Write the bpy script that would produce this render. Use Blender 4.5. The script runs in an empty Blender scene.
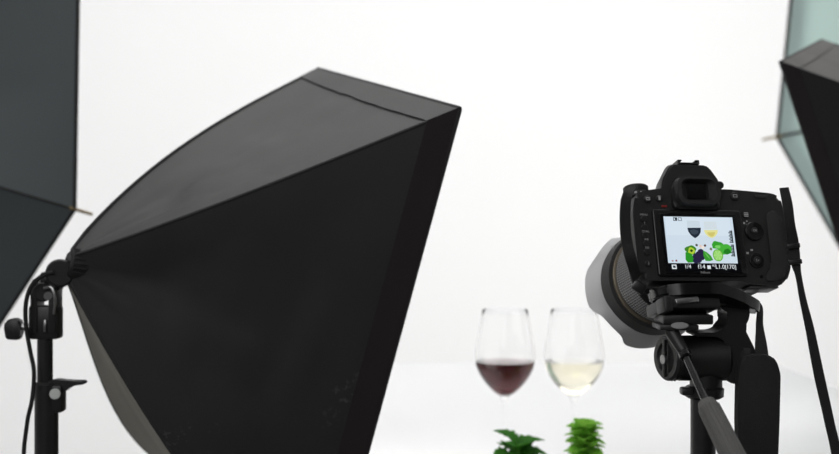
import bpy, bmesh, math, random
from mathutils import Vector, Matrix, noise
random.seed(4)
sc = bpy.context.scene
C = sc.collection
PI = math.pi
CAM_Z = 1.15                      # camera height over the floor
F, CX, CY = 1100.0, 419.5, 227.0

# ------------------------------------------------------------------ camera
cd = bpy.data.cameras.new('view_camera')
cd.sensor_width = 36; cd.lens = 36 * F / 839
cd.dof.use_dof = True; cd.dof.focus_distance = 1.0; cd.dof.aperture_fstop = 5.0
cd.clip_start = 0.02
cam = bpy.data.objects.new('view_camera', cd); C.objects.link(cam)
cam.location = (0, 0, CAM_Z); cam.rotation_euler = (PI / 2, 0, 0)
sc.camera = cam

# ------------------------------------------------------------------ world, exposure, studio lights and an added fill
w = bpy.data.worlds.new('studio_air'); sc.world = w; w.use_nodes = True
w.node_tree.nodes['Background'].inputs[0].default_value = (1, 1, 1, 1)
w.node_tree.nodes['Background'].inputs[1].default_value = 0.3
sc.view_settings.view_transform = 'Standard'; sc.view_settings.look = 'None'
sc.view_settings.gamma = 1; sc.view_settings.exposure = 0.0
sc.view_settings.use_curve_mapping = False

def area(name, loc, target, sx, sy, power, col=(1, 1, 1)):
    l = bpy.data.lights.new(name, 'AREA'); l.shape = 'RECTANGLE'; l.size = sx; l.size_y = sy
    l.energy = power; l.color = col
    o = bpy.data.objects.new(name, l); C.objects.link(o); o.location = loc
    d = Vector(target) - Vector(loc); o.rotation_euler = d.to_track_quat('-Z', 'Y').to_euler()
    return o
area('backdrop_lamp', (0, 3.0, 2.85), (0, 4.6, 1.6), 5.8, 0.7, 33)
area('backdrop_lamp', (0, 2.9, 0.12), (0, 4.6, 1.0), 5.8, 0.6, 36)
area('overhead_lamp', (0.0, 1.9, 2.9), (0.0, 1.7, 0.8), 3.6, 1.6, 31)
area('added_fill_lamp', (-0.9, -1.2, 2.3), (0.0, 1.3, 1.0), 2.2, 1.6, 32)  # unseen lamp added behind the viewpoint to lift the dark surfaces

# ------------------------------------------------------------------ helpers
def at(px, py, Y):
    return Vector(((px - CX) / F * Y, Y, CAM_Z - (py - CY) / F * Y))

def mat(name, col, rough=.5, metal=0, spec=.5, trans=0, ior=1.45, emit=None, es=1, sheen=0, coat=0,
        bump=None, vary=None):
    m = bpy.data.materials.new(name); m.use_nodes = True
    nt = m.node_tree; b = nt.nodes['Principled BSDF']
    b.inputs['Base Color'].default_value = (*col, 1)
    b.inputs['Roughness'].default_value = rough; b.inputs['Metallic'].default_value = metal
    b.inputs['Specular IOR Level'].default_value = spec
    b.inputs['Transmission Weight'].default_value = trans; b.inputs['IOR'].default_value = ior
    b.inputs['Sheen Weight'].default_value = sheen; b.inputs['Coat Weight'].default_value = coat
    if emit:
        b.inputs['Emission Color'].default_value = (*emit, 1); b.inputs['Emission Strength'].default_value = es
    tc = nt.nodes.new('ShaderNodeTexCoord')
    if bump:
        n = nt.nodes.new('ShaderNodeTexNoise'); n.inputs['Scale'].default_value = bump[0]
        n.inputs['Detail'].default_value = 4
        nt.links.new(tc.outputs['Object'], n.inputs['Vector'])
        k = nt.nodes.new('ShaderNodeBump'); k.inputs['Strength'].default_value = bump[1]
        k.inputs['Distance'].default_value = bump[2] if len(bump) > 2 else .001
        nt.links.new(n.outputs['Fac'], k.inputs['Height']); nt.links.new(k.outputs['Normal'], b.inputs['Normal'])
    if vary:
        n = nt.nodes.new('ShaderNodeTexNoise'); n.inputs['Scale'].default_value = vary[0]
        n.inputs['Detail'].default_value = 5
        nt.links.new(tc.outputs['Object'], n.inputs['Vector'])
        r = nt.nodes.new('ShaderNodeValToRGB')
        r.color_ramp.elements[0].position = .3; r.color_ramp.elements[1].position = .7
        r.color_ramp.elements[0].color = (*col, 1); r.color_ramp.elements[1].color = (*vary[1], 1)
        nt.links.new(n.outputs['Fac'], r.inputs['Fac']); nt.links.new(r.outputs['Color'], b.inputs['Base Color'])
    return m

def cloth_mat(name, col, trans_col, tf):
    m = bpy.data.materials.new(name); m.use_nodes = True
    nt = m.node_tree; b = nt.nodes['Principled BSDF']; out = nt.nodes['Material Output']
    b.inputs['Base Color'].default_value = (*col, 1); b.inputs['Roughness'].default_value = .6
    t = nt.nodes.new('ShaderNodeBsdfTranslucent'); t.inputs['Color'].default_value = (*trans_col, 1)
    mx = nt.nodes.new('ShaderNodeMixShader'); mx.inputs[0].default_value = tf
    nt.links.new(b.outputs[0], mx.inputs[1]); nt.links.new(t.outputs[0], mx.inputs[2])
    nt.links.new(mx.outputs[0], out.inputs[0])
    return m

def flat(name, col, s=1.0):
    m = bpy.data.materials.new(name); m.use_nodes = True
    nt = m.node_tree; nt.nodes.remove(nt.nodes['Principled BSDF'])
    e = nt.nodes.new('ShaderNodeEmission'); e.inputs[0].default_value = (*col, 1); e.inputs[1].default_value = s
    nt.links.new(e.outputs[0], nt.nodes['Material Output'].inputs[0])
    return m

def srgb(r, g, b):
    f = lambda c: (c / 255 / 12.92) if c / 255 <= .04045 else ((c / 255 + .055) / 1.055) ** 2.4
    return (f(r), f(g), f(b))

M = {
    'fabric': mat('black_softbox_fabric', (.012, .012, .0125), .55, spec=.45, bump=(900, .25, .0004), vary=(6, (.016, .0155, .016))),
    'fabric_lit_top': mat('lit_black_softbox_fabric', (.075, .07, .065), .6, bump=(900, .25, .0004), vary=(14, (.11, .10, .095))),  # black cloth painted grey for light falling on the right softbox's top
    'fabric_top': mat('charcoal_softbox_fabric', (.010, .0095, .0095), .5, spec=.55, vary=(9, (.024, .022, .022)), bump=(900, .25, .0004)),
    'band': mat('black_hook_band', (.017, .013, .014), .8, spec=.3, bump=(1500, .4, .0005)),
    'seam': mat('seam_binding', (.016, .016, .017), .6),
    'panel_olive': mat('olive_grey_panel_cloth', (.30, .29, .245), .55, metal=.2, bump=(60, .3, .002)),  # pale olive-grey cloth of the bottom panels, slightly metallic
    'diffuser': mat('white_diffuser_cloth', (.9, .9, .9), .8, emit=(1, .98, .95), es=1.6),
    'teal_dark': cloth_mat('slate_umbrella_cloth', (.125, .145, .152), (.10, .13, .14), .3),
    'teal_pale': cloth_mat('pale_teal_umbrella_cloth', (.24, .285, .28), (.76, .86, .84), .6),
    'rod': mat('brass_rib_tip', (.25, .19, .10), .35, metal=.7),
    'plastic': mat('black_plastic', (.012, .012, .012), .42, bump=(700, .15, .0003)),
    'gloss': mat('glossy_black_plastic', (.008, .008, .008), .22),
    'rubber': mat('black_grip_rubber', (.016, .0155, .0155), .68, bump=(1600, .5, .0004)),
    'shell': mat('black_camera_shell', (.014, .0135, .0135), .5, bump=(1400, .2, .0003)),
    'glassblack': mat('eyepiece_glass', (.002, .002, .003), .08),
    'lens_black': mat('lens_barrel_black', (.014, .014, .014), .35),
    'lit_edge_grey': mat('lit_edge_plastic', (.09, .09, .09), .4),  # grey stands in for table light on the camera's dark bottom edge
    'lens_ridge': mat('lens_ring_rubber', (.26, .26, .26), .5),
    'hood': mat('satin_hood_plastic', (.44, .44, .45), .5, coat=.1),
    'gold': mat('thin_metal_ring', (.30, .26, .20), .3, metal=.8),
    'strap': mat('black_webbing', (.012, .012, .012), .8, bump=(900, .5, .0005)),
    'steel': mat('brushed_steel', (.35, .35, .35), .3, metal=1),
    'dark_steel': mat('dark_polished_steel', (.06, .06, .06), .22, metal=.9),
    'grip_grey': mat('grey_foam_grip', (.10, .098, .095), .6, bump=(500, .5, .0006)),
    'white_dot': mat('white_sticker', (.55, .57, .55), .5),
    'red': mat('red_mark', (.20, .012, .008), .4),
    'print': mat('white_print', (.42, .42, .42), .6),
    'white_wall': mat('matte_white_paint', (.88, .88, .88), .9, spec=.1, bump=(40, .05, .001)),
    'white_table': mat('white_laminate', (.80, .80, .81), .45, spec=.3, bump=(9, .08, .002)),
    'dark_wall': mat('charcoal_paint', (.035, .035, .037), .85, bump=(30, .1, .001)),
    'dark_floor': mat('grey_studio_floor', (.16, .155, .15), .6, bump=(20, .1, .001)),
    'ceiling': mat('ceiling_white', (.8, .8, .8), .9),
    'glass': mat('clear_glass', (1, 1, 1), 0.0, trans=1, ior=1.22, spec=.5),
    'leaf': mat('fresh_green_leaf', (.20, .50, .05), .45, vary=(60, (.36, .66, .12)), bump=(200, .3, .0008)),
    'leaf2': mat('deep_green_leaf', (.04, .20, .02), .4, vary=(60, (.09, .30, .04)), bump=(200, .3, .0008)),
    'stem': mat('green_stem', (.13, .30, .05), .5),
}
M['leaf'] = cloth_mat('fresh_green_leaf', (.34, .64, .12), (.55, .90, .18), .45)
M['leaf2'] = cloth_mat('deep_green_leaf', (.06, .24, .03), (.12, .42, .05), .35)
def chalk(m, col):
    # faint chalky scuffs on the black cloth
    nt = m.node_tree; b = nt.nodes['Principled BSDF']; src = b.inputs['Base Color'].links[0].from_socket
    tc = nt.nodes.new('ShaderNodeTexCoord')
    def nz(scale, lo, hi):
        n = nt.nodes.new('ShaderNodeTexNoise'); n.inputs['Scale'].default_value = scale; n.inputs['Detail'].default_value = 3
        nt.links.new(tc.outputs['Object'], n.inputs['Vector'])
        q = nt.nodes.new('ShaderNodeMapRange'); q.inputs[1].default_value = lo; q.inputs[2].default_value = hi
        nt.links.new(n.outputs['Fac'], q.inputs[0]); return q.outputs[0]
    mu = nt.nodes.new('ShaderNodeMath'); mu.operation = 'MULTIPLY'
    nt.links.new(nz(14, .60, .68), mu.inputs[0]); nt.links.new(nz(170, .56, .66), mu.inputs[1])
    mx = nt.nodes.new('ShaderNodeMix'); mx.data_type = 'RGBA'
    nt.links.new(mu.outputs[0], mx.inputs[0]); nt.links.new(src, mx.inputs[6]); mx.inputs[7].default_value = (*col, 1)
    nt.links.new(mx.outputs[2], b.inputs['Base Color'])
chalk(M['fabric'], (.05, .05, .05))
def wine_mat(name, col, dens, base=(1, 1, 1), ior=1.33):
    m = bpy.data.materials.new(name); m.use_nodes = True
    nt = m.node_tree; b = nt.nodes['Principled BSDF']
    b.inputs['Base Color'].default_value = (*base, 1); b.inputs['Roughness'].default_value = 0
    b.inputs['Transmission Weight'].default_value = 1; b.inputs['IOR'].default_value = ior
    v = nt.nodes.new('ShaderNodeVolumeAbsorption'); v.inputs[0].default_value = (*col, 1); v.inputs[1].default_value = dens
    nt.links.new(v.outputs[0], nt.nodes['Material Output'].inputs['Volume'])
    return m
M['red_wine'] = wine_mat('dark_red_wine', (.45, .20, .22), 78)
M['white_wine'] = wine_mat('pale_white_wine', (.95, .88, .55), 9)

WM = {}
def link(o, parent=None, local=False):
    C.objects.link(o)
    if parent:
        o.parent = parent
        if local: WM[o] = WM[parent]
        else:
            o.matrix_parent_inverse = WM[parent].inverted(); WM[o] = Matrix.Identity(4)
    else: WM[o] = Matrix.Identity(4)
    return o
def thing(name, label, cat, loc, rot=(0, 0, 0), group=None):
    o = bpy.data.objects.new(name, None); C.objects.link(o); o.empty_display_size = .05
    o.location = loc; o.rotation_euler = rot; tag(o, label, cat, group)
    from mathutils import Euler
    WM[o] = Matrix.Translation(Vector(loc)) @ Euler(rot).to_matrix().to_4x4()
    return o
def tag(o, label, cat, group=None, kind=None):
    o['label'] = label; o['category'] = cat
    if group: o['group'] = group
    if kind: o['kind'] = kind
    return o
def obj(name, bm, m, parent=None, local=False, smooth=True, kind=None, label=None, angle=38):
    bmesh.ops.recalc_face_normals(bm, faces=bm.faces)
    me = bpy.data.meshes.new(name)
    if smooth:
        ca = math.radians(angle)
        for f in bm.faces: f.smooth = True
        for e in bm.edges:
            if len(e.link_faces) == 2 and e.calc_face_angle(0) > ca: e.smooth = False
    bm.to_mesh(me); bm.free(); me.materials.append(m if not isinstance(m, str) else M[m])
    o = link(bpy.data.objects.new(name, me), parent, local)
    if kind: o['kind'] = kind
    if label: o['label'] = label
    return o
def BM(): return bmesh.new()

def box(bm, c, s, bev=0, rot=None, seg=2):
    r = bmesh.ops.create_cube(bm, size=1)
    vs = r['verts']
    bmesh.ops.scale(bm, vec=Vector(s), verts=vs)
    if bev:
        es = list({e for v in vs for e in v.link_edges})
        g = bmesh.ops.bevel(bm, geom=es, offset=bev, segments=seg, affect='EDGES', profile=.5)
        vs = list({v for f in g['faces'] for v in f.verts} | {v for v in vs if v.is_valid})
    if rot: bmesh.ops.transform(bm, matrix=rot.to_4x4(), verts=vs)
    bmesh.ops.translate(bm, vec=Vector(c), verts=vs)
    return vs
def frame(d):
    d = Vector(d).normalized(); a = Vector((0, 0, 1)) if abs(d.z) < .9 else Vector((1, 0, 0))
    u = d.cross(a).normalized(); return d, u, u.cross(d).normalized()
def lathe(bm, prof, o, axis, seg=32, cap0=True, cap1=True, closed=False):
    """prof: (distance along axis, radius)"""
    d, u, v = frame(axis); o = Vector(o); rings = []
    for (t, r) in prof:
        rings.append([bm.verts.new(o + d * t + (u * math.cos(k * 2 * PI / seg) + v * math.sin(k * 2 * PI / seg)) * max(r, 1e-5)) for k in range(seg)])
    n = len(rings)
    for i in range(n if closed else n - 1):
        a, b = rings[i], rings[(i + 1) % n]
        for k in range(seg): bm.faces.new((a[k], a[(k + 1) % seg], b[(k + 1) % seg], b[k]))
    if not closed:
        if cap0: bm.faces.new(rings[0])
        if cap1: bm.faces.new(rings[-1])
def cyl(bm, p0, p1, r, r1=None, seg=24, bev=.0):
    p0, p1 = Vector(p0), Vector(p1); L = (p1 - p0).length; r1 = r if r1 is None else r1
    if bev: lathe(bm, [(0, r - bev), (bev, r), (L - bev, r1), (L, r1 - bev)], p0, p1 - p0, seg)
    else: lathe(bm, [(0, r), (L, r1)], p0, p1 - p0, seg)
def catmull(pts, n=8):
    P = [Vector(p) for p in pts]; P = [P[0] * 2 - P[1]] + P + [P[-1] * 2 - P[-2]]; out = []
    for i in range(1, len(P) - 2):
        for k in range(n):
            t = k / n; a, b, c, d = P[i - 1:i + 3]
            out.append(.5 * ((2 * b) + (c - a) * t + (2 * a - 5 * b + 4 * c - d) * t * t + (3 * b - a - 3 * c + d) * t ** 3))
    out.append(P[-2]); return out
def tube(bm, pts, r, seg=10, n=8, smooth=True):
    P = catmull(pts, n) if smooth else [Vector(p) for p in pts]; rings = []; up = None
    for i, p in enumerate(P):
        d = (P[min(i + 1, len(P) - 1)] - P[max(i - 1, 0)]).normalized()
        if up is None: _, up, _ = frame(d)
        u = (up - d * up.dot(d)).normalized(); up = u; v = d.cross(u)
        rr = r[0] + (r[1] - r[0]) * i / (len(P) - 1) if isinstance(r, tuple) else r
        rings.append([bm.verts.new(p + (u * math.cos(k * 2 * PI / seg) + v * math.sin(k * 2 * PI / seg)) * rr) for k in range(seg)])
    for a, b in zip(rings, rings[1:]):
        for k in range(seg): bm.faces.new((a[k], a[(k + 1) % seg], b[(k + 1) % seg], b[k]))
    bm.faces.new(rings[0]); bm.faces.new(rings[-1])
def ribbon(bm, pts, thick=.0016, n=8):
    """pts: (point, width, width direction)"""
    P = catmull([p[0] for p in pts], n); Wd = catmull([Vector((p[1], 0, 0)) for p in pts], n)
    Dr = catmull([Vector(p[2]).normalized() for p in pts], n); rings = []
    for i, p in enumerate(P):
        d = (P[min(i + 1, len(P) - 1)] - P[max(i - 1, 0)]).normalized()
        s = (Dr[i] - d * Dr[i].dot(d)).normalized(); nn = d.cross(s).normalized(); h = Wd[i].x / 2; t = thick / 2
        rings.append([bm.verts.new(p + s * a * h + nn * b * t) for a, b in ((-1, -.5), (-.94, -1), (.94, -1), (1, -.5), (1, .5), (.94, 1), (-.94, 1), (-1, .5))])
    for a, b in zip(rings, rings[1:]):
        for k in range(8): bm.faces.new((a[k], a[(k + 1) % 8], b[(k + 1) % 8], b[k]))
    bm.faces.new(rings[0]); bm.faces.new(rings[-1])
def prism(bm, outline, y0, y1, bev=0, seg=2, inset_front=0):
    """outline in (x,z), extruded along y"""
    cx = sum(p[0] for p in outline) / len(outline); cz = sum(p[1] for p in outline) / len(outline)
    a = [bm.verts.new((x, y0, z)) for x, z in outline]
    b = [bm.verts.new((cx + (x - cx) * (1 - inset_front), y1, cz + (z - cz) * (1 - inset_front))) for x, z in outline]
    fs = [bm.faces.new(a), bm.faces.new(b[::-1])]; n = len(a)
    for k in range(n): fs.append(bm.faces.new((a[k], a[(k + 1) % n], b[(k + 1) % n], b[k])))
    if bev:
        es = list(fs[0].edges) + list(fs[1].edges)
        bmesh.ops.bevel(bm, geom=es, offset=bev, segments=seg, affect='EDGES', profile=.5, clamp_overlap=True)
def rrect(x0, x1, z0, z1, r, n=4):
    o = []
    for cx, cz, a in ((x1 - r, z1 - r, 0), (x0 + r, z1 - r, 90), (x0 + r, z0 + r, 180), (x1 - r, z0 + r, 270)):
        for k in range(n + 1):
            t = math.radians(a + 90 * k / n); o.append((cx + r * math.cos(t), cz + r * math.sin(t)))
    return o
def rounded(pts, r, n=3):
    """round the corners of a polygon"""
    out = []; N = len(pts)
    for i in range(N):
        p = Vector(pts[i]); a = Vector(pts[i - 1]); b = Vector(pts[(i + 1) % N])
        ra = min(r, (a - p).length * .45); rb = min(r, (b - p).length * .45)
        q0 = p + (a - p).normalized() * ra; q1 = p + (b - p).normalized() * rb
        for k in range(n + 1):
            t = k / n; v = q0 * (1 - t) ** 2 + p * 2 * t * (1 - t) + q1 * t * t; out.append((v.x, v.y))
    return out

# ------------------------------------------------------------------ the studio room
def struct(name, bm, m):
    o = obj(name, bm, m); o['kind'] = 'structure'; return o
X0, X1, Y0, Y1, H = -3.2, 3.2, -2.4, 4.6, 3.1
b = BM(); box(b, ((X0 + X1) / 2, (Y0 + Y1) / 2, -.05), (X1 - X0, Y1 - Y0, .1)); struct('floor', b, 'dark_floor')
b = BM(); box(b, ((X0 + X1) / 2, (Y0 + Y1) / 2, H + .05), (X1 - X0, Y1 - Y0, .1)); struct('ceiling', b, 'ceiling')
b = BM(); box(b, (0, Y1 + .05, H / 2), (X1 - X0 + .2, .1, H)); struct('wall_back', b, 'white_wall')
b = BM(); box(b, (X0 - .05, (Y0 + Y1) / 2, H / 2), (.1, Y1 - Y0, H)); struct('wall_left', b, 'white_wall')
b = BM(); box(b, (X1 + .05, (Y0 + Y1) / 2, H / 2), (.1, Y1 - Y0, H)); struct('wall_right', b, 'white_wall')
b = BM(); box(b, (0, Y0 - .05, H / 2), (X1 - X0 + .2, .1, H)); struct('wall_front', b, 'dark_wall')

# ------------------------------------------------------------------ softboxes
def rotm(a, b_, c): return Matrix.Rotation(a, 3, 'Z') @ Matrix.Rotation(b_, 3, 'Y') @ Matrix.Rotation(c, 3, 'X')
def make_softbox(name, label, pose, s, corners, L, bulge, neck, mats, band=True, sag=.012, group=None, wrinkle=.003,
                 tips=False, power=None, base_z=None):
    """corners: (y,z) of the rim corners in order round the mouth; bulge: how far each rod bows outward"""
    R_ = rotm(*pose[:3]); o = Vector(pose[3:6]) * s; o.z += CAM_Z
    root = thing(name, label, 'softbox', o, group=group)
    n = len(corners)
    W2 = lambda v: R_ @ (Vector(v) * s) + o
    def edge(i, t):
        cy, cz = corners[i % n]; rad = Vector((0, cy, cz)).normalized(); nk = rad * neck + Vector((.004, 0, 0))
        p = nk.lerp(Vector((L, cy, cz)), t)
        bl, pw = bulge[i % n]; k = math.sin(PI * t ** pw) * .95
        return p + rad * bl * k - Vector((bl * .25 * k, 0, 0))
    NT, NS = 28, 16
    for i in range(n):
        def P(u, t, lift=0):
            a, c = edge(i, t), edge(i + 1, t); p = a.lerp(c, u); mid = Vector((0, p.y, p.z)).normalized()
            f = 4 * u * (1 - u) * math.sin(PI * min(t, 1))
            wv = noise.noise(Vector((u * 3.2 + i * 7, t * 9, 1.3))) + .8 * noise.noise(Vector((u * 9, t * 3 + i * 3, 4))) + .5 * noise.noise(Vector((u * 4 + t * 14, t * 5 - u * 9, 7 + i)))
            return p - mid * (sag * f) + mid * ((wrinkle * wv * 1.5 + (.004 * math.exp(-((u - .52 + .22 * (t - .5)) / .035) ** 2) * min(1, t * 2) if i == 0 and wrinkle else 0)) * 4 * u * (1 - u) * math.sin(PI * t) + lift)
        def sheet(nm, t0, t1, m, lift, lab=None):
            bm = BM(); g = [[bm.verts.new(W2(P(u / NS, t0 + (t1 - t0) * t / NT, lift))) for u in range(NS + 1)] for t in range(NT + 1)]
            for a in range(NT):
                for c in range(NS): bm.faces.new((g[a][c], g[a][c + 1], g[a + 1][c + 1], g[a + 1][c]))
            bmesh.ops.recalc_face_normals(bm, faces=bm.faces)
            r = bmesh.ops.solidify(bm, geom=bm.faces[:], thickness=.0012 * s)
            return obj(nm, bm, m, root, label=lab)
        sheet('side_panel', 0, 1, mats[i % len(mats)], 0)
        if band: sheet('rim_band', .915, 1.0, 'band' if i else mats[0], .003)
        bm = BM(); tube(bm, [W2(edge(i, t / 20) * 1.0) for t in range(21)], .0022 * s, 8, smooth=False); obj('seam_piping', bm, 'seam', root)
        a, c = edge(i, 1), edge(i + 1, 1)
        bm = BM(); tube(bm, [W2(a), W2(c)], .003 * s, 8, smooth=False); obj('rim_piping', bm, 'seam', root)
        if tips:
            d = (edge(i, 1) - edge(i, .97)).normalized()
            bm = BM(); cyl(bm, W2(edge(i, .985)), W2(edge(i, 1) + d * .026), .0028 * s, .0022 * s, 10); obj('rib_tip', bm, 'rod', root)
        # rod inside the seam
        bm = BM(); tube(bm, [W2(edge(i, t / 14 * .985) - Vector((0, edge(i, t / 14).y, edge(i, t / 14).z)).normalized() * .004 + Vector((.004, 0, 0))) for t in range(15)], .002 * s, 6, smooth=False); obj('rod', bm, 'steel', root)
    bm = BM(); ring = [bm.verts.new(W2(Vector((L - .010, edge(i, 1).y * .935, edge(i, 1).z * .935)))) for i in range(n)]
    bm.faces.new(ring); o2 = obj('diffuser', bm, 'diffuser' if power is None else power, root, smooth=False)
    # speed ring and lamp head
    ax = R_ @ Vector((1, 0, 0))
    bm = BM(); lathe(bm, [(0, neck * .8 * s), (.003 * s, neck * .95 * s), (.012 * s, neck * s), (.016 * s, neck * s)], o, ax, 32); obj('speed_ring', bm, 'plastic', root)
    return root, W2, edge, ax

def light_stand(name, label, top, base, r=.0085, legs=3, spread=.36, ang0=0.3, mount=None, group=None):
    root = thing(name, label, 'light stand', (base[0], base[1], 0), group=group)
    bx, by = base[0], base[1]
    bm = BM(); cyl(bm, (bx, by, .09), (bx, by, top), r, seg=20); obj('pole', bm, 'plastic', root)
    bm = BM(); cyl(bm, (bx, by, .09), (bx, by, .7), r * 1.5, seg=20); obj('outer_tube', bm, 'plastic', root)
    bm = BM(); cyl(bm, (bx, by, .62), (bx, by, .68), r * 2.1, seg=20, bev=.003); obj('leg_collar', bm, 'plastic', root)
    for k in range(legs):
        a = ang0 + k * 2 * PI / legs; e = Vector((bx + spread * math.cos(a), by + spread * math.sin(a), .008))
        bm = BM(); tube(bm, [(bx + .018 * math.cos(a), by + .018 * math.sin(a), .64), e], .008, 8, smooth=False)
        lg = obj('leg', bm, 'plastic', root)
        bm = BM(); bmesh.ops.create_uvsphere(bm, u_segments=10, v_segments=6, radius=.012, matrix=Matrix.Translation(e + Vector((0, 0, .004)))); obj('rubber_foot', bm, 'rubber', lg)
    return root

# 1: the big black one on the left
sw, sh = .375 / 2, .54 / 2
LC = [(sw, sh), (-sw, sh), (-sw, -sh - .06), (sw, -sh - .06)]          # A far-top, B near-top, C near-bottom, D far-bottom
sb1, W1, E1, ax1 = make_softbox('rectangular_softbox', 'large black rectangular softbox seen from behind, tilted down towards the wine glasses',
    (0.549, 0.1639, 0.238, -0.3793, 1.1838, -0.0405), 1, LC, .312, ((.026, .75), (-.006, .8), (.022, .9), (.060, 1.15)), .017,
    ['fabric_top', 'fabric', 'panel_olive', 'fabric'])
# 2: its twin at the right edge, partly in view
RC = [(-sw, sh), (sw, sh), (sw, -sh), (-sw, -sh)]
sb2, W2_, E2, ax2 = make_softbox('rectangular_softbox', 'black rectangular softbox with light painted grey onto its top panel, cut off by the right edge',
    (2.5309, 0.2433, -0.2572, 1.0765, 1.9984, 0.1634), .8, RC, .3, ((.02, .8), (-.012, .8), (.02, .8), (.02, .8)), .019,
    ['fabric_lit_top', 'fabric', 'panel_olive', 'fabric'])
def octc(R_, sg): return [(sg * R_ * math.cos(PI / 8 + k * PI / 4), R_ * math.sin(PI / 8 + k * PI / 4)) for k in range(8)]
oc1, _, _, _ = make_softbox('umbrella_softbox', 'dark slate umbrella softbox with a brass rib tip at the left edge',
    (0.9324, -0.0094, 0.0389, -1.0195, 1.5515, 0.2107), 1, octc(.45, 1), .33, [(.03, .8)] * 8, .03, ['teal_dark'], band=False, tips=True, sag=.02)
oc2, _, _, _ = make_softbox('umbrella_softbox', 'pale teal umbrella softbox hanging behind the black softbox at right',
    (2.0334, -0.0389, 0.0942, 1.1678, 1.8407, 0.2792), 1.25, octc(.45, -1), .33, [(.03, .8)] * 8, .03, ['teal_pale'], band=False, tips=True, sag=.02)

# neck clamp, joint, bracket and stand of softbox 1
o1 = Vector((-0.3673, 1.1878, CAM_Z - .04))
Yd = 1.19
st = light_stand('light_stand', 'black light stand with lever clamp holding the large left softbox', at(0, 330, Yd).z, (at(45, 0, Yd).x, Yd), .0082, mount=None)
def P1(px, py, dy=0): return at(px, py, Yd + dy)
bm = BM(); lathe(bm, [(-.012, .010), (-.010, .0145), (.006, .0155), (.010, .015)], o1, ax1, 32); nk = obj('mount_ring', bm, 'rubber', sb1)
for k in range(18):
    d, u, v = frame(ax1); a = k * 2 * PI / 18; rr = u * math.cos(a) + v * math.sin(a)
    bm = BM(); p = o1 + rr * .0152; tube(bm, [p - ax1 * .009, p + ax1 * .005], .0014, 6, smooth=False)
    obj('ring_ridge', bm, 'rubber', nk)
bm = BM(); cyl(bm, P1(70, 270, .0), P1(52, 279, -.006), .0135, seg=24, bev=.002); obj('lamp_neck', bm, 'plastic', sb1)
bm = BM(); cyl(bm, P1(60, 273, -.016), P1(60, 273, .016), .0150, seg=28, bev=.002); obj('lamp_socket', bm, 'plastic', sb1)
bm = BM(); box(bm, P1(52, 281), (.022, .016, .020), .003); obj('tilt_block', bm, 'plastic', sb1)
# bracket on the stand
for sx in (33.5, 57.5):
    bm = BM(); vs = []
    prism(bm, rounded([(-.0036, -.026), (.0036, -.026), (.0036, .024), (.001, .032), (-.001, .032), (-.0036, .024)], .002), -.012, .012, .001)
    c = P1(sx + (4 if sx < 40 else -2), 308); bmesh.ops.translate(bm, vec=c, verts=bm.verts); obj('bracket_cheek', bm, 'plastic', st)
bm = BM(); cyl(bm, P1(43, 292, -.011), P1(43, 292, .011), .0105, seg=28, bev=.0015); obj('tilt_hub', bm, 'plastic', st)
bm = BM(); box(bm, P1(46, 322), (.032, .021, .036), .003); obj('bracket_block', bm, 'plastic', st)
bm = BM(); box(bm, P1(45, 326, -.0125), (.003, .002, .013), .0008); obj('chrome_slot', bm, 'steel', st)
bm = BM(); cyl(bm, P1(48, 296, -.014), P1(48, 296, -.011), .0045, seg=16); obj('bracket_bolt', bm, 'steel', st)
bm = BM(); tube(bm, [P1(44, 288, -.014), P1(52, 288, -.016), P1(55, 300, -.016), P1(54, 314, -.013)], .0016, 8); obj('locking_wire', bm, 'steel', st)
bm = BM(); cyl(bm, P1(36, 327), P1(20, 327), .004, seg=14); obj('knob_shaft', bm, 'steel', st)
bm = BM(); prism(bm, rounded([(-.009, -.012), (.006, -.013), (.008, -.003), (.008, .006), (.004, .011), (-.007, .010), (-.010, .003)], .004), -.006, .006, .002)
bmesh.ops.translate(bm, vec=P1(15, 328), verts=bm.verts); obj('tilt_knob', bm, 'plastic', st)
# lever collar
bm = BM(); cyl(bm, P1(46.5, 470), P1(46.5, 382), .0125, seg=28, bev=.002); obj('lever_collar', bm, 'plastic', st)
bm = BM(); box(bm, P1(57, 398), (.016, .018, .030), .003); obj('lever_clamp', bm, 'plastic', st)
bm = BM(); prism(bm, rounded([(-.014, -.006), (.004, -.005), (.012, .002), (.026, .0035), (.026, .007), (.010, .0075), (-.006, .009), (-.014, .007)], .003), -.006, .006, .0015)
bmesh.ops.translate(bm, vec=P1(62, 387), verts=bm.verts); obj('lever', bm, 'plastic', st)
bm = BM(); cyl(bm, P1(55, 394, -.0125), P1(55, 394, -.0095), .0058, seg=20, bev=.0006); obj('lever_rivet', bm, 'white_dot', st, label='pale round rivet')
# cable
bm = BM(); tube(bm, [P1(54, 272, -.02), P1(44, 275, -.02), P1(32, 285, -.02), P1(26, 303, -.02), P1(26, 325, -.018), P1(30, 350, -.015), P1(34, 372, -.018), P1(32, 400, -.02), P1(27, 424, -.02),
                     P1(24, 470, -.02), P1(34, 560, 0), P1(30, 700, .03), P1(40, 900, .0), P1(35, 1180, .05), at(-30, 1287, 1.19) ], .0024, 8, 6)
tag(obj('power_cable', bm, 'strap'), 'thin black power cable looping down beside the left light stand', 'cable')

light_stand('light_stand', 'black light stand under the softbox at the right edge', CAM_Z + .125, (.885, 1.64), .011)
light_stand('light_stand', 'black light stand carrying the slate umbrella softbox', CAM_Z + .205, (-1.035, 1.53), .011)
light_stand('light_stand', 'black light stand carrying the pale teal umbrella softbox', CAM_Z + .34, (1.47, 2.29), .012)

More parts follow.
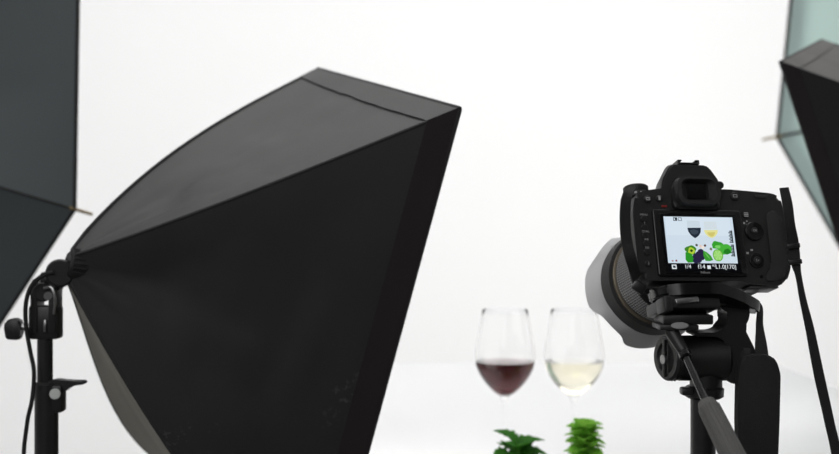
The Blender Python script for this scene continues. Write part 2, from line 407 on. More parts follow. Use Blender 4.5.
# ------------------------------------------------------------------ table
TZ = CAM_Z - .323
tb = thing('still_life_table', 'white still life table under the wine glasses', 'table', (.36, 1.95, 0))
bm = BM(); box(bm, (.36, 1.975, TZ - .0125), (.96, 1.25, .025), .004); obj('tabletop', bm, 'white_table', tb)
for x in (-.07, .79):
    for y in (1.40, 2.55):
        bm = BM(); box(bm, (x, y, (TZ - .025) / 2), (.04, .04, TZ - .025), .003); obj('leg', bm, 'white_table', tb)
bm = BM(); box(bm, (.36, 1.40, TZ - .06), (.82, .02, .06), .002); obj('apron', bm, 'white_table', tb)
bm = BM(); box(bm, (.36, 2.55, TZ - .06), (.82, .02, .06), .002); obj('apron', bm, 'white_table', tb)

# ------------------------------------------------------------------ wine glasses
outer = [(.142, .0410), (.150, .0407), (.165, .0390), (.185, .0352), (.210, .0310)]
low = [(.090, .0035), (.0925, .0065), (.0965, .0125), (.103, .0198), (.112, .0278), (.122, .0345), (.132, .0390)]
def rad_at(h):
    pr = low + outer
    for (a, r0), (b_, r1) in zip(pr, pr[1:]):
        if a <= h <= b_: return r0 + (r1 - r0) * (h - a) / (b_ - a)
    return pr[-1][1]
def smooth_prof(p, n=4): return [(v.x, v.y) for v in catmull([Vector((a, b_, 0)) for a, b_ in p], n)]
def wine_glass(label, x, y, wine, fill):
    root = thing('wine_glass', label, 'wine glass', (x, y, TZ))
    th = .0009
    out = smooth_prof([(.0, .0345), (.0015, .035), (.004, .018), (.008, .006), (.02, .0038), (.05, .0034), (.08, .0036)] + low[1:] + outer, 3)
    inn = smooth_prof([(h, r - th) for h, r in outer[::-1]] + [(h + th * .6, max(r - th, .0006)) for h, r in low[::-1] if h > .0905] + [(.0932, .0006)], 3)
    bm = BM(); lathe(bm, out + [(.2106, .0306)] + inn, (x, y, TZ), (0, 0, 1), 48); obj('glass_bowl', bm, 'glass', root, angle=80)
    pr = [(.0936, .0006)]
    hs = [.0945, .097, .100, .103, .108, .112, .117, .122, .127, .132, .137]
    pr += [(h, rad_at(h) - th * .55) for h in hs if h < fill] + [(fill, rad_at(fill) - th * .55)]
    bm = BM(); lathe(bm, pr, (x, y, TZ), (0, 0, 1), 48, True, True); obj('wine', bm, wine, root, angle=60)
    return root
g1 = at(505, 400, 1.5); g2 = at(574, 400, 1.5)
wine_glass('clear wine glass half full of dark red wine, left of the white one', g1.x, 1.5, 'red_wine', .1400)
wine_glass('clear wine glass holding pale white wine, right of the red one', g2.x, 1.5, 'white_wine', .1400)

# produce in front of the glasses
def leaf(parent, base, d, nrm, L, Wd, m):
    d = Vector(d).normalized(); nrm = Vector(nrm); s = d.cross(nrm).normalized(); nn = s.cross(d).normalized()
    bm = BM(); NU, NV = 10, 4; g = []
    for i in range(NU + 1):
        t = i / NU; ww = Wd * math.sin(PI * t ** .8) ** .8 * (1 + .07 * math.sin(t * 40)); row = []
        for j in range(-NV, NV + 1):
            q = j / NV
            row.append(bm.verts.new(Vector(base) + d * (L * t) + s * (q * ww / 2) + nn * (-.35 * L * t * t + abs(q) * ww * .18 + .0012 * math.sin(t * 30 + abs(q) * 5))))
        g.append(row)
    for a, c in zip(g, g[1:]):
        for j in range(2 * NV): bm.faces.new((a[j], a[j + 1], c[j + 1], c[j]))
    bmesh.ops.solidify(bm, geom=bm.faces[:], thickness=.0005)
    return obj('leaf', bm, m, parent)
def sprig(label, px, Y, h, m, seed, n=12, ln=.034, nm='mint_sprig'):
    rnd = random.Random(seed); x = (px - CX) / F * Y; root = thing(nm, label, 'herb', (x, Y, TZ), group=None)
    bm = BM(); pts = [Vector((x, Y, TZ + .002)), Vector((x + .004, Y, TZ + h * .4)), Vector((x - .002, Y, TZ + h * .82))]
    tube(bm, pts, (.0022, .0012), 8); obj('stem', bm, 'stem', root)
    for k in range(n):
        t = .12 + .88 * (k / (n - 1)); a = k * 2.4 + rnd.random() * .5; p = Vector((x, Y, TZ + h * .8 * t ** .7))
        up = .25 + .45 * t ** 3 + .3 * rnd.random()
        l = ln * (1.0 - .12 * t)
        if k == n - 1: up = 1.2
        leaf(root, p, (math.cos(a), math.sin(a) * .8, up), (0, 0, 1), l, l * 1.15, m)
    return root
def place_leafy():
    sprig('bright green mint sprig in front of the white wine', 585, 1.405, .083, 'leaf', 3, 34, .027)
    sprig('dark green basil sprig below the red wine', 518, 1.41, .052, 'leaf2', 5, 10, .040, 'basil_sprig')
place_leafy()
# ------------------------------------------------------------------ the camera on its tripod
YAW, PIT, ROL = math.radians(10.5), math.radians(16.3), math.radians(.7)
cl = Vector((.2505, .985, CAM_Z - .016))
dslr = thing('dslr_camera', 'black digital camera with lit rear screen pointing down at the wine glasses', 'camera', cl, (-PIT, ROL, YAW))
MD = WM[dslr]
mm = .001
def scl(bm): bmesh.ops.scale(bm, vec=(mm, mm, mm), verts=bm.verts); return bm
def part(name, bm, m, parent=None, **k): return obj(name, scl(bm), m, parent or dslr, local=True, **k)
# body
ol = [(-57, -29), (-50, -33), (36, -33), (44, -36), (70, -38), (80, -34), (86.5, -20), (87, 30), (85, 46), (78, 50), (36, 53), (-28, 53), (-50, 50), (-57, 44), (-60, 30), (-60, -15)]
bm = BM(); prism(bm, rounded(ol, 6, 4), 0, 20, 4, 4, .0)
ol2 = [(max(x, -46) if x < 0 else x, z) for x, z in ol if x > -59]
part('body', bm, 'shell')
bm = BM(); prism(bm, rounded(ol2, 5, 4), 14, 44, 4, 4, .06); part('front_body', bm, 'shell')
bm = BM(); prism(bm, rounded([(48, -36), (80, -33), (84, 10), (82, 42), (70, 48), (50, 48)], 8, 4), 30, 74, 8, 4); part('hand_grip', bm, 'rubber')
bm = BM(); prism(bm, rounded([(60, -34.5), (78, -31), (83, -18), (83.5, 26), (76, 34), (68, 30), (67, -20), (60, -28)], 4, 4), -1.4, 4, 1.2, 3); part('thumb_rest', bm, 'rubber')
# prism housing: lofted
bm = BM()
secs = [(2, [(-31, 46), (-27, 60), (-20, 71), (-16, 74), (16, 74), (20, 71), (27, 60), (31, 46)]),
        (10, [(-31, 46), (-27, 62), (-20, 74), (-16, 77), (18, 77), (22, 74), (29, 62), (33, 46)]),
        (28, [(-28, 46), (-23, 62), (-16, 73), (-12, 76), (18, 76), (22, 73), (28, 62), (32, 46)]),
        (50, [(-20, 44), (-16, 52), (-10, 60), (-6, 62), (14, 62), (18, 60), (22, 52), (26, 44)])]
rs = [[bm.verts.new((x, y, z)) for x, z in s] for y, s in [(y, [(x, z + (2.5 if z > 50 else 0)) for x, z in s]) for y, s in secs]]
for a, c in zip(rs, rs[1:]):
    for k in range(7): bm.faces.new((a[k], a[k + 1], c[k + 1], c[k]))
    bm.faces.new((a[7], a[0], c[0], c[7]))
bm.faces.new(rs[0]); bm.faces.new(rs[-1])
bmesh.ops.bevel(bm, geom=bm.edges[:], offset=1.2, segments=2, affect='EDGES')
part('prism_housing', bm, 'shell')
# hot shoe
bm = BM(); box(bm, (3, 17, 80.5), (21, 18, 1.6), .4); hs = part('hot_shoe', bm, 'dark_steel')
for s in (-1, 1):
    bm = BM(); box(bm, (3 + s * 9.6, 17, 82.1), (2, 17, 2.6), .4); box(bm, (3 + s * 8.6, 17, 83.3), (4, 17, 1.4), .4); part('shoe_rail', bm, 'dark_steel', hs)
# eyepiece
bm = BM()
o_ = rounded([(-23, 35), (-22, 52), (-17, 61), (-12, 63), (12, 63), (17, 61), (22, 52), (23, 35), (19, 32), (-19, 32)], 4, 3)
i_ = rounded([(-10, 41), (-10, 55), (10, 55), (10, 41)], 2.5, 3)
prism(bm, o_, -5, 8, 2, 3); part('eyepiece_frame', bm, 'plastic')
# eyecup ring: raised rubber surround
bm = BM(); oc = rrect(-21, 21, 34, 61, 9, 6); ic = rrect(-11.5, 11.5, 40, 56.5, 3, 6); N = len(oc)
va = [bm.verts.new((x, -4, z)) for x, z in oc]; vb = [bm.verts.new((x * .97, -12.5, (z - 47.5) * .96 + 47.5)) for x, z in oc]
vc = [bm.verts.new((x * .80, -12.8, (z - 47.5) * .78 + 47.5)) for x, z in oc]; vd = [bm.verts.new((x, -7, z)) for x, z in ic]
for p, q in ((va, vb), (vb, vc), (vc, vd)):
    for k in range(N): bm.faces.new((p[k], p[(k + 1) % N], q[(k + 1) % N], q[k]))
ec = part('eyecup', bm, 'rubber')
bm = BM(); prism(bm, rrect(-9, 9, 41.5, 55, 1.5), -6.5, -5, 0); part('viewfinder_glass', bm, 'glassblack', ec)
bm = BM(); cyl(bm, (27, -1, 57), (27, 6, 57), 3.6, seg=20, bev=.6); part('diopter_knob', bm, 'plastic')
# monitor
bm = BM(); prism(bm, rrect(-42.5, 42.5, -29.5, 32, 2.5), -3.2, 3, 1.2, 3); mon = part('monitor', bm, 'gloss')
bm = BM(); prism(bm, rrect(-36, 36, -27.6, 28, 1), -3.7, -3, .3, 1); part('monitor_glass', bm, 'glassblack', mon)
YS = -3.9
scr_bg = flat('screen_picture_ground', srgb(205, 220, 232))
def flatpoly(name, pts, m, parent, y=YS):
    bm = BM(); vs = [bm.verts.new((x, y, z)) for x, z in pts]; f = bm.faces.new(vs)
    r = bmesh.ops.extrude_face_region(bm, geom=[f]); bmesh.ops.translate(bm, vec=(0, .06, 0), verts=[v for v in r['geom'] if isinstance(v, bmesh.types.BMVert)])
    return part(name, bm, m, parent, smooth=False)
disp = flatpoly('display', [(-33, -18), (33, -18), (33, 25), (-33, 25)], scr_bg, mon)
def fm(n, r, g, b_): return flat(n, srgb(r, g, b_))
def blob(cx, cz, rx, rz, rnd, n=18, wob=.12):
    ph = [rnd.random() * 6 for _ in range(3)]
    return [(cx + rx * math.cos(a) * (1 + wob * math.sin(3 * a + ph[0]) + wob * .6 * math.sin(5 * a + ph[1])), cz + rz * math.sin(a) * (1 + wob * math.sin(4 * a + ph[2])))
            for a in [k * 2 * PI / n for k in range(n)]]
rnd = random.Random(2)
# (u,v) in the screen crop: x = (u-300)/... taken as mm on the 66 x 43 picture
def S(u, v): return ((u - 298) / 450 * 66, 25 - (v - 80) / 297 * 43)
pic_i = [0]
def pic(pts, col):
    pic_i[0] += 1
    return flatpoly('screen_image_patch', pts, fm('screen_patch_colour', *col), disp, YS - .012 * pic_i[0])
pic([S(82, 84), S(505, 84), S(505, 200), S(82, 200)], (212, 226, 238))
pic([S(222, 105), S(304, 105), S(306, 155), S(220, 155)], (200, 214, 225))     # empty upper part of the two glasses
pic([S(332, 110), S(412, 110), S(414, 158), S(330, 158)], (208, 220, 226))
pic([S(220, 152), S(308, 150), S(304, 178), S(292, 198), S(274, 212), S(264, 218), S(254, 212), S(236, 196), S(224, 176)], (34, 44, 58))
pic([S(232, 168), S(262, 160), S(292, 170), S(286, 186), S(264, 196), S(242, 188)], (60, 72, 84))
pic([S(326, 165), S(418, 163), S(412, 186), S(394, 206), S(374, 216), S(352, 208), S(334, 190)], (226, 222, 150))
pic([S(344, 180), S(400, 178), S(388, 200), S(372, 208), S(356, 200)], (208, 196, 110))
for c in [(268, 262, 8, (70, 70, 60)), (292, 268, 9, (226, 200, 190)), (322, 264, 8, (90, 60, 50)), (358, 286, 9, (120, 120, 90)), (306, 276, 10, (238, 226, 214))]:
    pic(blob(*S(c[0], c[1]), c[2] * .147, c[2] * .145, rnd, 10), c[3])
pic(blob(*S(226, 296), 5.2, 4.6, rnd), (66, 132, 40))
pic([S(186, 355), S(190, 310), S(214, 300), S(240, 340), S(236, 372), S(200, 374)], (44, 146, 40))
pic(blob(*S(230, 298), 3.2, 3.0, rnd), (176, 204, 60))
pic(blob(*S(230, 298), 1.4, 1.2, rnd), (30, 70, 26))
for u, v, r in [(254, 336, 3.0), (272, 322, 2.8), (290, 308, 3.2), (268, 352, 3.6), (292, 338, 3.0), (250, 362, 2.6)]:
    pic(blob(*S(u, v), r, r, rnd, 14, .03), (26 + int(r * 5), 36, 66))
pic([S(306, 296), S(330, 308), S(352, 330), S(364, 356), S(340, 364), S(314, 362), S(304, 330)], (58, 150, 48))
pic([S(310, 300), S(332, 326), S(346, 356), S(326, 332)], (110, 190, 90))
pic(blob(*S(402, 262), 5.6, 3.8, rnd, 20, .14), (56, 158, 46))
pic(blob(*S(446, 288), 6.6, 5.2, rnd, 20, .12), (70, 174, 58))
pic(blob(*S(462, 302), 3.6, 2.6, rnd, 16, .14), (36, 124, 34))
pic(blob(*S(404, 272), 2.6, 1.6, rnd, 14, .14), (120, 204, 100))
pic(blob(*S(398, 326), 4.9, 5.6, rnd, 22, .02), (96, 172, 56))
pic(blob(*S(398, 326), 4.1, 4.8, rnd, 22, .02), (150, 212, 108))
for k in range(6):
    a = k * PI / 3; cx, cz = S(398, 326)
    pic([(cx, cz), (cx + 3.9 * math.cos(a + .06), cz + 4.5 * math.sin(a + .06)), (cx + 3.9 * math.cos(a - .06), cz + 4.5 * math.sin(a - .06))], (206, 236, 176))
# writing on the screen and the body
def text(body, x, z, size, m, parent, y, sx=1.0, align='CENTER', rot=0, name='lettering'):
    cu = bpy.data.curves.new(name, 'FONT'); cu.body = body; cu.size = size; cu.align_x = align; cu.align_y = 'CENTER'; cu.extrude = .03
    t = bpy.data.objects.new(name, cu); C.objects.link(t)
    dg = bpy.context.evaluated_depsgraph_get(); me = bpy.data.meshes.new_from_object(t.evaluated_get(dg))
    bpy.data.objects.remove(t); bpy.data.curves.remove(cu)
    Mx = Matrix.Translation((x * mm, y * mm, z * mm)) @ Matrix.Rotation(rot, 4, 'Y') @ Matrix.Rotation(PI / 2, 4, 'X') @ Matrix.Diagonal((mm * sx, mm, mm, 1))
    me.transform(Mx); me.materials.clear(); me.materials.append(m if not isinstance(m, str) else M[m])
    return link(bpy.data.objects.new(name, me), parent, True)
inf = fm('screen_white_print', 226, 232, 236); ink = fm('screen_dark_print', 30, 40, 50)
bar = flatpoly('info_bar', [(-33, -24.8), (33, -24.8), (33, -18), (-33, -18)], fm('screen_black_bar', 12, 13, 16), mon)
yt = YS - .1
flatpoly('meter_icon', [(-30, -23.4), (-25.6, -23.4), (-25.6, -19.4), (-30, -19.4)], inf, bar, yt)
flatpoly('meter_icon_centre', [(-29, -22.4), (-26.6, -22.4), (-26.6, -20.4), (-29, -20.4)], ink, bar, yt - .1)
text('1/4', -15, -21.3, 5.0, inf, bar, yt)
text('f14', -2, -21.3, 5.6, inf, bar, yt)
flatpoly('mode_icon', [(3.4, -23.2), (6.6, -23.2), (6.6, -20), (3.4, -20)], inf, bar, yt)
text('ISO', 9.8, -20.2, 2.4, inf, bar, yt); text('L1.0', 15.6, -21.3, 5.4, inf, bar, yt)
text('170', 25.4, -21.3, 5.4, inf, bar, yt)
text('[', 20.9, -21.3, 5, inf, bar, yt); text(']', 30.2, -21.3, 5, inf, bar, yt)
def outline_rect(x0, x1, z0, z1, t, m, parent, y, name):
    bm = BM()
    for a, b_, c, d in ((x0, x1, z0, z0 + t), (x0, x1, z1 - t, z1), (x0, x0 + t, z0, z1), (x1 - t, x1, z0, z1)):
        box(bm, ((a + b_) / 2, y, (c + d) / 2), (b_ - a, .06, d - c))
    return part(name, bm, m, parent, smooth=False)
ys = YS - .9
outline_rect(-24, -20.2, 21, 24.2, .6, ink, disp, YS - .06, 'battery_icon'); outline_rect(-19.4, -15.8, 21, 24.2, .6, fm('screen_grey_print', 110, 120, 130), disp, YS - .06, 'card_icon')
flatpoly('battery_icon_fill', [(-22.4, 21.8), (-20.6, 21.8), (-20.6, 23.6), (-22.4, 23.6)], ink, disp, YS - .08)
for z0, z1 in ((1, 12.6), (-11.6, -.4)):
    n_ = 8
    for k in range(n_):
        z = z0 + (z1 - z0) * (k + .5) / n_; wdt = 3.1 if k % 2 == 0 else 2.2
        flatpoly('meter_bar', [(30.6 - wdt, z - .5), (30.6, z - .5), (30.6, z + .5), (30.6 - wdt, z + .5)], ink, disp, YS - .06)
    flatpoly('meter_rule', [(30.2, z0), (31.2, z0), (31.2, z1), (30.2, z1)], ink, disp, YS - .07)
flatpoly('focus_mark', [(-29.4, -16.6), (-28, -16.6), (-28, -15.4), (-29.4, -15.4)], fm('screen_red_print', 150, 60, 60), disp, YS - .06)
flatpoly('focus_mark', [(-26, -16.6), (-24.4, -16.6), (-24.4, -15), (-26, -15)], fm('screen_red_print', 120, 50, 60), disp, YS - .06)
text('Nikon', 1, -26.4, 3.2, 'print', mon, -3.9, 1.1)
# buttons, left column
def button(x, z, r, name='button', parent=None, y=0, h=1.8, m='plastic'):
    bm = BM(); cyl(bm, (x, y + 1, z), (x, y - h, z), r, seg=20, bev=.5); return part(name, bm, m, parent)
for z, lab in ((25.5, 'MENU'), (17.5, '?'), (10, 'QUAL'), (2.5, 'WB'), (-5, 'ISO')):
    q = button(-50.5, z - 2.4, 3.0); text(lab, -50.5, z + 1.4, 2.6 if len(lab) > 1 else 3.6, 'print', q, -2.0)
q = button(-50.5, -18, 3.0); text('i', -50.5, -18, 4.6, 'print', q, -1.9)
q = button(-45, 42, 3.4); outline_rect(-47, -43, 40.6, 43.6, .7, M['print'], q, -2, 'play_icon')
text('>', -45, 42.1, 3, 'print', q, -2.1)
q = button(-34, 42.5, 3.2); bm = BM(); box(bm, (-34, -1.95, 42.4), (1.9, .1, 3.2), 0); box(bm, (-34, -1.95, 44.6), (2.8, .1, .6), 0); part('bin_icon', bm, 'print', q)
bm = BM(); box(bm, (-29.5, -.3, 35.6), (5.4, 1, 2.0), .3); part('red_mark', bm, 'red', label='small red mark')
# right side controls
q = button(39.5, 46, 4); bm = BM(); outline_rect(37.4, 41.6, 44.8, 47.6, .6, M['print'], q, -2, 'lock_icon'); bm.free()
q = button(48, 28.2, 2.8); bm = BM(); box(bm, (48, -2, 28.4), (4.2, .1, 1), 0); box(bm, (48, -2, 30), (4.2, .1, .9), 0); box(bm, (48, -2, 26.9), (4.2, .1, .8), 0); part('info_icon', bm, 'print', q)
bm = BM(); box(bm, (46, -.05, 21), (1.8, .12, 1.8), 0); box(bm, (48.4, -.05, 19.4), (1.2, .12, 1.2), 0); box(bm, (48.8, -.05, 22.8), (1.2, .12, 1.2), 0); part('focus_lock_print', bm, 'print')
bm = BM(); lathe(bm, [(-1, 9), (2.2, 8.8), (3, 8), (2.2, 4.2), (2.2, 3.8)], (54, 0, 13), (0, -1, 0), 32); ms = part('multi_selector', bm, 'gloss')
bm = BM(); cyl(bm, (54, -1, 13), (54, -3.4, 13), 3.2, seg=20, bev=.5); q = part('centre_button', bm, 'plastic', ms); text('OK', 54, 13, 2.8, 'print', q, -3.5)
bm = BM(); lathe(bm, [(-1, 7), (1.6, 6.9), (2.2, 6.3), (2.2, 1)], (53, 0, -14.5), (0, -1, 0), 32); lv = part('live_view_switch', bm, 'gloss')
bm = BM(); cyl(bm, (53, -1, -14.5), (53, -3, -14.5), 3.6, seg=20, bev=.5); q = part('live_view_button', bm, 'plastic', lv); text('Lv', 53, -14.5, 3.4, 'print', q, -3.1)
bm = BM(); box(bm, (45.6, -.1, -7.2), (2.2, .12, 2.0), 0); box(bm, (50, -.1, -4.4), (2.4, .12, 1.7), 0); part('live_view_print', bm, 'print')
bm = BM(); cyl(bm, (56, -.4, -29), (56, 1, -29), 1.6, seg=14); part('card_lamp', bm, 'gloss')
bm = BM(); box(bm, (66, 3, 46.5), (13, 8, 3.6), 1.4); cd_ = part('command_dial', bm, 'rubber')
# mode dial on the left shoulder
bm = BM(); cyl(bm, (-45, 24, 50), (-45, 24, 55), 12.5, seg=40, bev=.6); md = part('release_dial', bm, 'shell')
bm = BM(); cyl(bm, (-45, 24, 55), (-45, 24, 62), 11, seg=40, bev=.8); dd = part('mode_dial', bm, 'plastic')
for k in range(36):
    a = k * 2 * PI / 36; bm = BM(); box(bm, (-45 + 11 * math.cos(a), 24 + 11 * math.sin(a), 58.4), (1, 1, 5.4), .25, seg=1)
    part('dial_ridge', bm, 'plastic', dd)
for k in range(5):
    a = -PI / 2 + (k - 2) * .42; bm = BM(); box(bm, (-45 + 12.4 * math.cos(a), 24 + 12.4 * math.sin(a), 52.6), (2, 2, 1.6), .1, Matrix.Rotation(0, 3, 'Z')); part('dial_print', bm, 'print', md)
# right shoulder top: display hump and shutter area
bm = BM(); box(bm, (55, 24, 52), (34, 26, 5), 1.6); part('top_display_cover', bm, 'gloss')
bm = BM(); cyl(bm, (66, 60, 44), (66, 62, 53), 8, seg=28, bev=1); part('shutter_dial', bm, 'plastic')
bm = BM(); box(bm, (60, 14, -37.6), (28, 20, 1.8), .8); part('battery_door', bm, 'lit_edge_grey')
# strap lugs
for x, z in ((-61.5, 46), (85.5, 43)):
    bm = BM(); lathe(bm, [(0, 3.4), (1.2, 3.4), (1.2, 1.8), (0, 1.8)], (x, 20, z), (1 if x < 0 else -1, 0, 0), 18, closed=True); part('strap_lug', bm, 'steel')
# lens
LX, LZ = 1, -7
def lz(prof, name, m, parent=None, seg=64, **k):
    bm = BM(); lathe(bm, prof, (LX, 0, LZ), (0, 1, 0), seg, **k); return part(name, bm, m, parent)
lens = lz([(42, 32), (44, 36), (50, 37), (60, 39), (66, 41), (100, 43), (104, 44)], 'lens_barrel', 'lens_black')
zr = lz([(64, 40), (65, 43), (94, 45.5), (95, 43)], 'zoom_ring', 'lens_black', lens)
bm = BM()
for k in range(120):
    a = k * 2 * PI / 120; d = Vector((math.cos(a), 0, math.sin(a)))
    for j in range(7):
        y = 67 + j * 3.9; r = 43.2 + (y - 65) / 29 * 2.4
        box(bm, Vector((LX, y, LZ)) + d * r, (1.2, 2.4, 1.4), 0, Matrix.Rotation(-a, 3, 'Y') )
part('ring_knurl', bm, 'lens_ridge', zr, kind='stuff', smooth=False)
lz([(96, 45), (96.5, 47), (99, 47.5), (99.5, 46)], 'metal_ring', 'gold', lens)
bm = BM(); lathe(bm, [(99.5, 46), (100.5, 50.6), (119, 52.5), (120, 51), (120, 47), (99.5, 44)], (LX, 0, LZ), (0, 1, 0), 72, closed=True); part('focus_ring', bm, 'rubber', lens)
text('77', -44, 24, 4, 'print', lens, 98, rot=0)
# petal hood
bm = BM(); seg = 96; NR = 8; go = []; gi = []
for j in range(NR + 1):
    ro, ri = [], []
    for k in range(seg):
        a = k * 2 * PI / seg
        ye = 140 + 12 * math.tanh(2.4 * math.cos(4 * a) + .6) - 4 * math.cos(2 * a)
        t = j / NR; y = 116 + (ye - 116) * t; r = 51.5 + 7.5 * t ** .8
        ro.append(bm.verts.new((LX + r * math.cos(a), y, LZ + r * math.sin(a)))); ri.append(bm.verts.new((LX + (r - 1.8) * math.cos(a), y, LZ + (r - 1.8) * math.sin(a))))
    go.append(ro); gi.append(ri)
for g in (go, gi):
    for a, c in zip(g, g[1:]):
        for k in range(seg): bm.faces.new((a[k], a[(k + 1) % seg], c[(k + 1) % seg], c[k]))
for p, q in ((go[0], gi[0]), (go[-1], gi[-1])):
    for k in range(seg): bm.faces.new((p[k], p[(k + 1) % seg], q[(k + 1) % seg], q[k]))
part('lens_hood', bm, 'hood', lens, label='grey petal-shaped lens hood')
bm = BM(); lathe(bm, [(104, 0.01), (105, 20), (103, 40), (100, 41)], (LX, 0, LZ), (0, 1, 0), 48, cap0=False, cap1=False); part('front_element', bm, 'glassblack', lens)

# strap (world space)
DL = .965
def Q(px, py, dy=0): return at(px, py, DL + dy)
X_, Y_ = Vector((1, 0, 0)), Vector((0, 1, 0))
bm = BM(); ribbon(bm, [(Q(633, 187, .0), .006, X_ + Y_ * .3), (Q(627, 196, -.01), .0085, X_), (Q(625, 215, -.012), .0095, X_ + Y_ * .2), (Q(626.5, 240, -.012), .0095, X_), (Q(632, 262, -.01), .0098, X_ - Y_ * .3),
                       (Q(640, 280, .02), .010, X_), (Q(662, 296, .075), .012, X_ + Vector((0, 0, .6))), (Q(700, 304, .09), .012, Vector((0, .3, 1))), (Q(738, 300, .085), .010, Vector((.3, .3, 1))),
                       (Q(758, 305, .06), .006, X_), (Q(759.5, 325, .035), .0065, X_), (Q(761, 345, .02), .0105, X_), (Q(762, 362, .015), .013, X_)], .0024)
obj('neck_strap', bm, 'strap', dslr)
bm = BM(); ribbon(bm, [(Q(784, 188, .0), .008, X_), (Q(787.5, 205, -.005), .0088, X_), (Q(790, 225, -.005), .0088, X_), (Q(793, 243, 0), .0098, X_), (Q(795.5, 262, 0), .0085, X_), (Q(798.5, 276, 0), .0052, X_),
                       (Q(803, 300, 0), .0058, X_), (Q(810, 330, 0), .0075, X_), (Q(819, 375, 0), .0088, X_), (Q(829, 420, 0), .0085, X_), (Q(838, 465, 0), .009, X_),
                       (Q(843, 540, 0), .010, X_), (Q(825, 610, .0), .012, X_ + Vector((0, 0, .5))), (Q(790, 625, 0), .012, Vector((0, .4, 1))), (Q(768, 590, .008), .013, X_), (Q(762, 535, .015), .016, X_)], .0024)
obj('neck_strap', bm, 'strap', dslr)
for px, py in ((793, 246), (795, 262)):
    bm = BM(); box(bm, Q(px, py, -.002), (.0115, .005, .0045), .001, Matrix.Rotation(-.12, 3, 'Y')); obj('strap_slider', bm, 'plastic', dslr)
bm = BM(); box(bm, Q(639, 287, .01), (.012, .006, .010), .002, Matrix.Rotation(.6, 3, 'Y')); obj('strap_slider', bm, 'plastic', dslr)
bm = BM()
pd = [(744, 358), (752, 356), (773, 356), (779, 362), (783, 375), (782, 420), (780, 470), (778, 520), (770, 540), (752, 540), (744, 520), (741, 470), (740, 420), (741, 372)]
pz = [(Q(x, y).x, Q(x, y).z) for x, y in pd]; prism(bm, rounded(pz, .004, 3), DL + .006, DL + .018, .003, 3)
obj('shoulder_pad', bm, 'strap', dslr)

# ------------------------------------------------------------------ tripod
T = 1.0
def K(px, py, dy=0): return at(px, py, T + dy)
crown = at(703, 560, T)
tr = thing('tripod', 'black tripod with pan handle and quick release clamp carrying the camera', 'tripod', (crown.x, T, 0))
# plates lie in the camera's own tilted frame
def ob(name, bm, m, parent=tr):
    bmesh.ops.scale(bm, vec=(mm, mm, mm), verts=bm.verts); bmesh.ops.transform(bm, matrix=MD, verts=bm.verts); return obj(name, bm, m, parent)
bm = BM()
pl = [(-44, -2), (-30, -12), (0, -16), (30, -10), (52, 2), (58, 10), (52, 18), (28, 34), (0, 44), (-30, 42), (-46, 24)]
a = [bm.verts.new((x, y, -38.3)) for x, y in rounded(pl, 9, 4)]; c = [bm.verts.new((x * .96, y * .96 + .5, -48)) for x, y in rounded(pl, 9, 4)]
f0 = bm.faces.new(a); f1 = bm.faces.new(c[::-1]); N = len(a)
for k in range(N): bm.faces.new((a[k], a[(k + 1) % N], c[(k + 1) % N], c[k]))
bmesh.ops.bevel(bm, geom=list(f0.edges) + list(f1.edges), offset=2.4, segments=3, affect='EDGES')
for v in bm.verts: v.co.z -= max(0, v.co.x - 10) * .28
ob('camera_plate', bm, 'gloss')
bm = BM(); box(bm, (-16, 14, -54), (52, 44, 11), 2); ob('release_clamp', bm, 'plastic')
bm = BM(); box(bm, (-22, -9.4, -53), (22, 3, 5), 1, Matrix.Rotation(-.12, 3, 'Y')); ob('clamp_jaw', bm, 'steel')
bm = BM(); box(bm, (-40, -2, -56), (8, 20, 14), 2); ob('clamp_lever', bm, 'plastic')
bm = BM(); box(bm, K(683, 318, -.02), (.044, .040, .0085), .0015); ob2 = obj('base_plate', bm, 'plastic', tr)
bm = BM(); box(bm, K(675, 326, -.025), (.034, .034, .005), .0012); obj('level_plate', bm, 'plastic', tr)
bm = BM(); cyl(bm, K(680, 325.5, -.044), K(680, 325.5, -.041), .0035, seg=20); bmesh.ops.scale(bm, vec=(2.2, 1, .8), space=Matrix.Translation(-K(680, 325.5, -.043)), verts=bm.verts); obj('level_window', bm, 'steel', tr)
# curved arm from the clamp to the drum, outlined in x,z
arm = [(706, 296), (738, 300), (745, 306), (744, 318), (739, 326), (744, 336), (750, 348), (751, 379), (742, 382), (724, 381), (722, 340), (712, 335), (690, 335), (690, 331), (712, 331), (721, 326), (724, 315), (720, 307), (706, 305)]
bm = BM(); prism(bm, rounded([(K(x, y).x, K(x, y).z) for x, y in arm], .004, 4), T - .016, T + .016, .003, 3); obj('tilt_arm', bm, 'plastic', tr)
# drum
bm = BM(); cyl(bm, K(676, 358), K(727, 358), .0205, seg=48, bev=.002); obj('tilt_drum', bm, 'plastic', tr)
bm = BM(); cyl(bm, K(735, 358), K(748, 358), .0195, seg=48, bev=.003); obj('drum_cap', bm, 'plastic', tr)
d0 = K(669, 358, -.004); ad = Vector((-.93, -.36, 0)).normalized()
bm = BM(); lathe(bm, [(-.010, .018), (-.008, .0205), (.002, .0205), (.004, .0185), (.004, .014), (.002, .013)], d0, ad, 40); wh = obj('tension_knob', bm, 'plastic', tr)
bm = BM(); d_, u_, v_ = frame(ad)
box(bm, (0, 0, 0), (.004, .003, .034), .001); q = ad.to_track_quat('Y', 'Z').to_matrix().to_4x4()
bmesh.ops.transform(bm, matrix=Matrix.Translation(d0 + ad * .0045) @ q, verts=bm.verts); obj('knob_bar', bm, 'plastic', wh)
bm = BM(); cyl(bm, d0 + ad * .004 + Vector((0, 0, -.001)), d0 + ad * .007 + Vector((0, 0, -.001)), .0042, seg=20); obj('knob_screw', bm, 'steel', wh)
bm = BM()
for k in range(28):
    a = k * 2 * PI / 28; box(bm, d0 - ad * .003 + (u_ * math.cos(a) + v_ * math.sin(a)) * .0204, (.0014, .0014, .0014), 0)
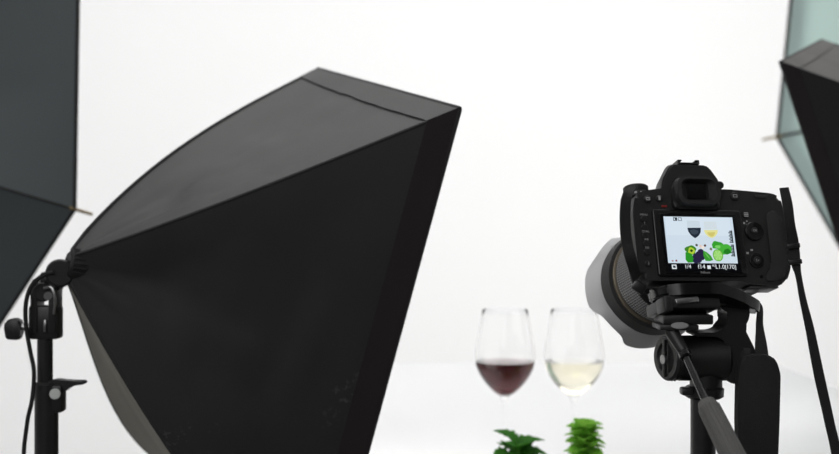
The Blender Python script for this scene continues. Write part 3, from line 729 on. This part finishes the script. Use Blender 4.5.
obj('knob_knurl', bm, 'plastic', wh, kind='stuff')
# handle
h0, h1, h2, h3 = K(673, 334, -.035), K(684, 352, -.045), K(706, 402, -.085), K(736, 462, -.125)
hd = (h1 - h0).normalized()
bm = BM(); cyl(bm, h0 - hd * .004, h1, .0062, .0050, seg=24, bev=.001); obj('handle_socket', bm, 'plastic', tr)
bm = BM(); cyl(bm, h1 - Vector((0, 0, 0)), h1 + (h2 - h1) * .12, .0056, seg=20, bev=.001); obj('handle_collar', bm, 'gloss', tr)
bm = BM(); cyl(bm, h1, h2 + (h2 - h1) * .1, .0032, seg=20); obj('handle_rod', bm, 'dark_steel', tr)
gd = (h3 - h2).normalized()
bm = BM(); lathe(bm, [(-.002, .003), (0, .0072), (.005, .0086), (.04, .0094), (.085, .0098), (.09, .006)], h2, gd, 32); gh = obj('handle_grip', bm, 'grip_grey', tr)
dg_, ug, vg = frame(gd)
for k in range(16):
    a = k * 2 * PI / 16; bm = BM(); rr = ug * math.cos(a) + vg * math.sin(a)
    tube(bm, [h2 + gd * .006 + rr * .0086, h2 + gd * .084 + rr * .0098], .0009, 6, smooth=False); obj('grip_ridge', bm, 'grip_grey', gh)
# pan base and column
bm = BM(); cyl(bm, K(706, 386), K(706, 372), .0145, seg=32); obj('pan_neck', bm, 'plastic', tr)
bm = BM(); lathe(bm, [(0, .0145), (.002, .0175), (.009, .0178), (.011, .015)], K(704, 398), (0, 0, 1), 36); obj('pan_base', bm, 'plastic', tr)
bm = BM(); box(bm, K(686, 391, -.012), (.010, .012, .007), .002); obj('pan_lock', bm, 'plastic', tr)
bm = BM(); cyl(bm, (crown.x, T, crown.z - .28), K(703, 398), .0112, seg=28); obj('centre_column', bm, 'plastic', tr)
bm = BM(); cyl(bm, (crown.x, T, crown.z - .03), (crown.x, T, crown.z + .02), .032, .022, seg=32, bev=.004); obj('crown', bm, 'plastic', tr)
for k in range(3):
    a = PI / 2 + .5 + k * 2 * PI / 3; top = Vector((crown.x + .026 * math.cos(a), T + .026 * math.sin(a), crown.z - .008)); ft = Vector((crown.x + .34 * math.cos(a), T + .34 * math.sin(a), .012))
    mid = top.lerp(ft, .5)
    bm = BM(); cyl(bm, top, mid, .0125, seg=20, bev=.002); lg = obj('leg', bm, 'plastic', tr)
    bm = BM(); cyl(bm, mid, ft, .0095, seg=20, bev=.002); obj('lower_leg', bm, 'plastic', lg)
    bm = BM(); bmesh.ops.create_uvsphere(bm, u_segments=14, v_segments=8, radius=.013, matrix=Matrix.Translation(ft + Vector((0, 0, .001)))); obj('rubber_foot', bm, 'rubber', lg)
